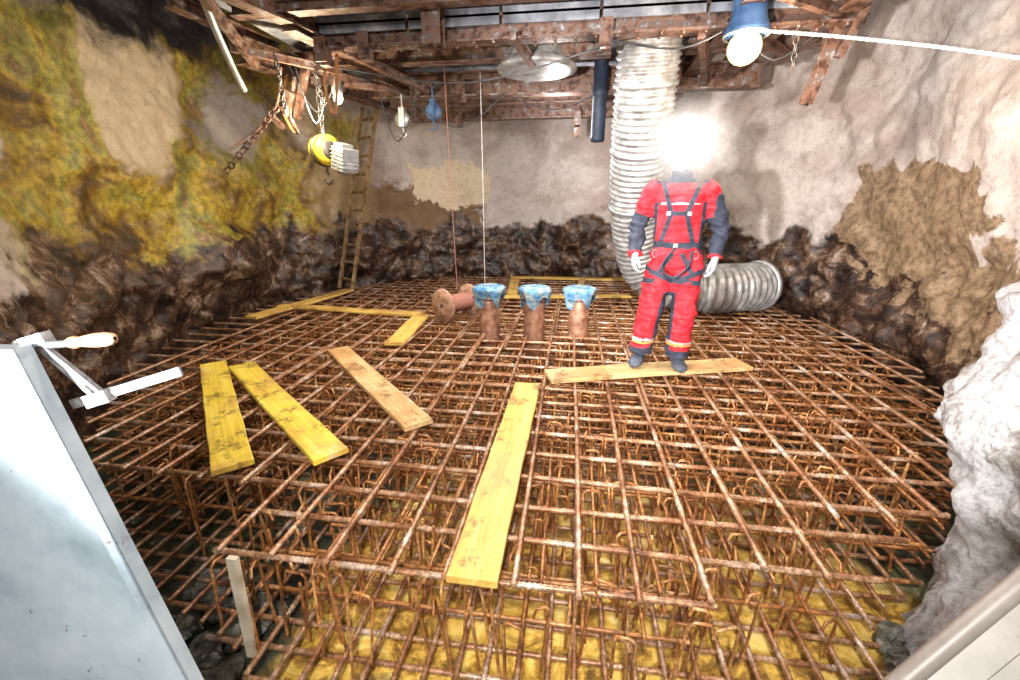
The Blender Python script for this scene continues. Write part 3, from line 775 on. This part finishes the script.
for bk in(False,True):
    front_strap(-.115,1.50,-.04,1.28,back=bk); front_strap(.145,1.50,.07,1.28,back=bk)
    front_strap(-.04,1.28,-.10,1.05,back=bk); front_strap(.07,1.28,.14,1.05,back=bk)
    front_strap(-.05,1.28,.08,1.28,back=bk)
    front_strap(.0,.98,-.10,.80,back=bk); front_strap(.07,.98,.17,.80,back=bk)
loop((.03,0,1.04),.05)
loop((-.07,0,.80),.04,(-.35,.0)); loop((.14,0,.80),.04,(.35,.0))
f=lambda x,z:(bvh.ray_cast(V((x,-1,z)),V((0,1,0)))[0] or V((x,-.13,z)))
for x,z in((-.06,1.28),(.09,1.28),(.015,1.04)):
    p=f(x,z)+V((0,-.014,0)); hm.box(p,(.032,.010,.030),None,1)
for x,z,r in((-.13,.97,.022),(.17,.97,.022)):
    p=f(x,z)+V((0,-.015,0)); hm.tube([p+V((r*math.cos(t),0,r*1.4*math.sin(t))) for t in [k*.5236 for k in range(13)]],.004,6,1,False)
pl_=smooth_path([f(.015,1.02)+V((0,-.02,0)),V((-.07,-.19,.88)),V((.02,-.20,.80)),V((.12,-.19,.88)),f(.14,1.0)+V((0,-.02,0))],.02); hm.tube(pl_,.009,8,0)
hm.obj('safety_harness',[M_navy,M_clamp],worker)
def hand(side):
    w=wr[side]; b=MB(); d=V((.02*side,-.10,-1)).normalized()
    n=V((side,-.35,0)).normalized()
    s=d.cross(n).normalized()
    if s.y>0: s=-s
    def P(a,bb,c): return w+d*a+s*bb+n*c
    rg=[]
    for a,ws,th in((-.03,.040,.036),(.0,.036,.028),(.03,.044,.024),(.06,.049,.021),(.085,.047,.018),(.098,.042,.013)):
        rg.append([P(a,math.cos(t)*ws,math.sin(t)*th) for t in [2*math.pi*k/20 for k in range(20)]])
    b.rings(rg,0,True)
    for k,(o,L) in enumerate(((.034,.077),(.012,.086),(-.011,.079),(-.033,.062))):
        a0=.085; ang=.15; pts=[P(a0,o,0)]
        for j,(fr,bend) in enumerate(((.45,.25),(.3,.45),(.25,.35))):
            ang+=bend+.05*k; p=pts[-1]+d*(math.cos(ang)*L*fr)-n*(math.sin(ang)*L*fr)+s*(o*.06); pts.append(p)
        b.tube(pts,[.0118,.011,.0100,.0088],12)
        for p,r in zip(pts,(.0118,.0114,.0102,.0089)): b.ell(p,(r,r,r),0,10)
    pts=[P(.025,.03,-.008),P(.05,.052,-.016),P(.078,.062,-.024),P(.10,.06,-.032)]
    b.tube(pts,[.017,.014,.012,.010],12)
    for p,r in zip(pts,(.017,.014,.0125,.0105)): b.ell(p,(r,r,r),0,10)
    me=to_remesh(b,.0032,2); me.materials.append(M_glove); me.name='glove'
    for p in me.polygons: p.use_smooth=True
    o=bpy.data.objects.new('glove_hand',me); COL.objects.link(o); o.parent=worker
hand(-1);hand(1)
for s in(-1,1):
    a=an[s]; b=MB(); yaw=Matrix.Rotation(-.18 if s<0 else .22,3,'Z'); 
    rg=[]
    for y,w,h in((.075,.02,.05),(.07,.034,.075),(.04,.04,.10),(-.0,.042,.10),(-.05,.043,.085),(-.10,.05,.07),(-.15,.052,.062),(-.19,.044,.052),(-.215,.025,.035)):
        rg.append([V((a.x,a.y,0))+yaw@V((math.cos(t)*w*1.15,y,max(.0,h/2+.012+math.sin(t)*h/2*1.1))) for t in [2*math.pi*k/20 for k in range(20)]])
    b.rings(rg,0,True)
    b.tube([(a.x,a.y,.05),(a.x,a.y,.17)],[.052,.058],18)
    me=to_remesh(b,.006,2); me.materials.append(M_boot); me.materials.append(M_black)
    for p in me.polygons:
        p.use_smooth=True
        if p.center.z<.022: p.material_index=1
    me.name='boot'; o=bpy.data.objects.new('boot',me); COL.objects.link(o); o.parent=worker
hc=V((.0,-.02,1.70)); b=MB()
b.ell(hc+V((0,.012,.015)),(.078,.097,.108),0,24); b.ell(hc+V((0,-.03,-.06)),(.056,.062,.062),0,20); b.ell(hc+V((0,-.075,-.098)),(.024,.02,.02),0,12)
b.ell(hc+V((0,-.085,.028)),(.05,.016,.012),0,12); b.tube([hc+V((0,-.085,.02)),hc+V((0,-.108,-.022)),hc+V((0,-.112,-.03))],[.009,.013,.014],10); b.ell(hc+V((-.012,-.098,-.033)),(.009,.009,.008),0,8); b.ell(hc+V((.012,-.098,-.033)),(.009,.009,.008),0,8)
b.ell(hc+V((0,-.09,-.058)),(.025,.01,.0055),0,10); b.ell(hc+V((0,-.088,-.069)),(.022,.01,.006),0,10)
for s in(-1,1):
    b.ell(hc+V((s*.079,.012,-.005)),(.010,.02,.034),0,12); b.ell(hc+V((s*.045,-.07,-.02)),(.024,.02,.018),0,10)
b.tube([hc+V((0,.02,-.06)),hc+V((0,.02,-.16))],[.058,.062],18)
me=to_remesh(b,.004,2); me.materials.append(M_skin); me.materials.append(M_hair); me.name='head'
lip=simple('lips',[(.3,(.5,.16,.14)),(.7,(.6,.25,.2))],10,.4,0,0); me.materials.append(lip)
for p in me.polygons:
    p.use_smooth=True; q=p.center-hc
    if q.y>.035 and q.z>-.05 or q.z>.075: p.material_index=1
    if abs(q.x)<.026 and q.y<-.088 and -.076<q.z<-.052: p.material_index=2
o=bpy.data.objects.new('head',me); COL.objects.link(o); o.parent=worker
m=MB()
for s in(-1,1):
    m.ell(hc+V((s*.032,-.077,.004)),(.012,.012,.009),0,14); m.ell(hc+V((s*.032,-.0865,.004)),(.005,.004,.005),1,10)
    m.ell(hc+V((s*.032,-.094,.022)),(.018,.006,.004),1,10)
m.obj('eyes_and_brows',[M_eye,M_hair],worker)
m=MB(); c=hc+V((0,.008,.045))
m.rings([[c+V((r*.86*math.cos(t),r*math.sin(t)-(.02 if (r>.14) and math.sin(t)<0 else 0),z)) for t in [2*math.pi*k/36 for k in range(36)]] for r,z in((.112,-.02),(.15,-.008),(.152,.0),(.13,.008),(.125,.03),(.118,.065),(.10,.095),(.07,.115),(.035,.124),(.004,.126))],0,False)
m.tube([c+V((0,-.12+.24*k/12,.02+.11*math.sin(math.pi*k/12))) for k in range(13)],.012,8)
m.obj('helmet',[M_helmet],worker)
m=MB(); m.tube([hc+V((-.078,.0,.03)),hc+V((-.06,-.04,-.07)),hc+V((0,-.07,-.122)),hc+V((.06,-.04,-.07)),hc+V((.078,.0,.03))],.006,6); m.obj('chin_strap',[M_black],worker)
lp=hc+V((0,-.145,.075))
m=MB(); m.lathe(lp,[(.03,-.03),(.06,-.02),(.086,.02),(.09,.045),(.082,.046)],24,axis=(0,-1,.05)); m.box(lp+V((0,.03,0)),(.05,.03,.05)); m.obj('headlamp_housing',[M_black],worker)
m=MB(); m.lathe(lp,[(.083,.04),(.068,.06),(.04,.074),(.004,.08)],24,axis=(0,-1,.05)); m.obj('headlamp_lens',[emis('headlamp_beam_glass',(1,.97,.95),60)],worker)
m=MB(); m.ell(lp+V((0,-.06,-.03)),(.5,.42,.5),0,32)  # added scatter ball imitating lens glare around the headlamp
mm=bpy.data.materials.new('glare_scatter'); mm.use_nodes=True; nt=mm.node_tree; nt.nodes.remove(nt.nodes['Principled BSDF'])
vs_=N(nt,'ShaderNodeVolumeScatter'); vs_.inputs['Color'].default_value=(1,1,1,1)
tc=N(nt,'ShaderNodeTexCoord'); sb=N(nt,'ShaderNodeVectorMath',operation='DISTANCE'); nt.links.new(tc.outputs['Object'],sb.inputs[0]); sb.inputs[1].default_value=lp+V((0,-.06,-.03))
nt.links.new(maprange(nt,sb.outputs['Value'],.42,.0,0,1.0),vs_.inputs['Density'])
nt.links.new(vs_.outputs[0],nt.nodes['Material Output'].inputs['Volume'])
m.obj('headlamp_glare_volume',[mm],worker)

# ------------------------------------------------------------------ lights
def light(name,t,loc,energy,col,size=.1,tgt=None,**k):
    l=bpy.data.lights.new(name,t); l.energy=energy; l.color=col
    if t=='AREA': l.size=size
    elif t!='SUN': l.shadow_soft_size=size
    for a,v in k.items(): setattr(l,a,v)
    o=bpy.data.objects.new(name,l); o.location=loc; COL.objects.link(o)
    if tgt is not None: o.rotation_euler=(V(tgt)-V(loc)).to_track_quat('-Z','Y').to_euler()
    return o
light('flood_behind','AREA',(-.2,-2.0,3.0),190,(1,.97,.93),.7,(-.3,4.5,.6))
light('floor_flood','SPOT',(.1,-.6,2.7),480,(1,.95,.86),.08,(.1,2.3,-.4),spot_size=1.25,spot_blend=.6)
light('low_flood','SPOT',(-1.5,-1.3,1.15),2600,(1,.96,.93),.07,(2.6,6.2,2.2),spot_size=1.0,spot_blend=.6)
light('bulb_light','POINT',(1.28,4.05,2.40),110,(1,.8,.58),.08)
light('small_bulb_light','POINT',(-2.75,4.6,2.3),100,(1,.84,.58),.06)
light('top_fill','AREA',(-.4,4.0,2.6),110,(1,.94,.9),1.2,(-.4,4.6,0))
light('headlamp_beam','SPOT',(.76,3.38,1.84),60,(1,.97,.95),.05,(0,0,1.0),spot_size=2.4,spot_blend=.8)
light('headlamp_glare_light','POINT',(.765,3.43,1.82),14,(1,.97,.95),.04)  # added point light that makes the glare ball glow
light('back_wall_fill','POINT',(-.3,6.4,2.4),50,(1,.95,.92),.15)  # added fill light for the back wall, no lamp hangs here
w=bpy.data.worlds.new('w'); sc.world=w; w.use_nodes=True; bg=w.node_tree.nodes['Background']; bg.inputs[0].default_value=(.95,.94,1,1); bg.inputs[1].default_value=.18

# ------------------------------------------------------------------ camera
cam=bpy.data.cameras.new('camera'); cam.sensor_width=36; cam.lens=430/1020*36; cam.clip_start=.02
co=bpy.data.objects.new('camera',cam); co.location=(0,0,1.42); co.rotation_euler=(math.radians(90-17.9),0,math.radians(8.2)); COL.objects.link(co); sc.camera=co
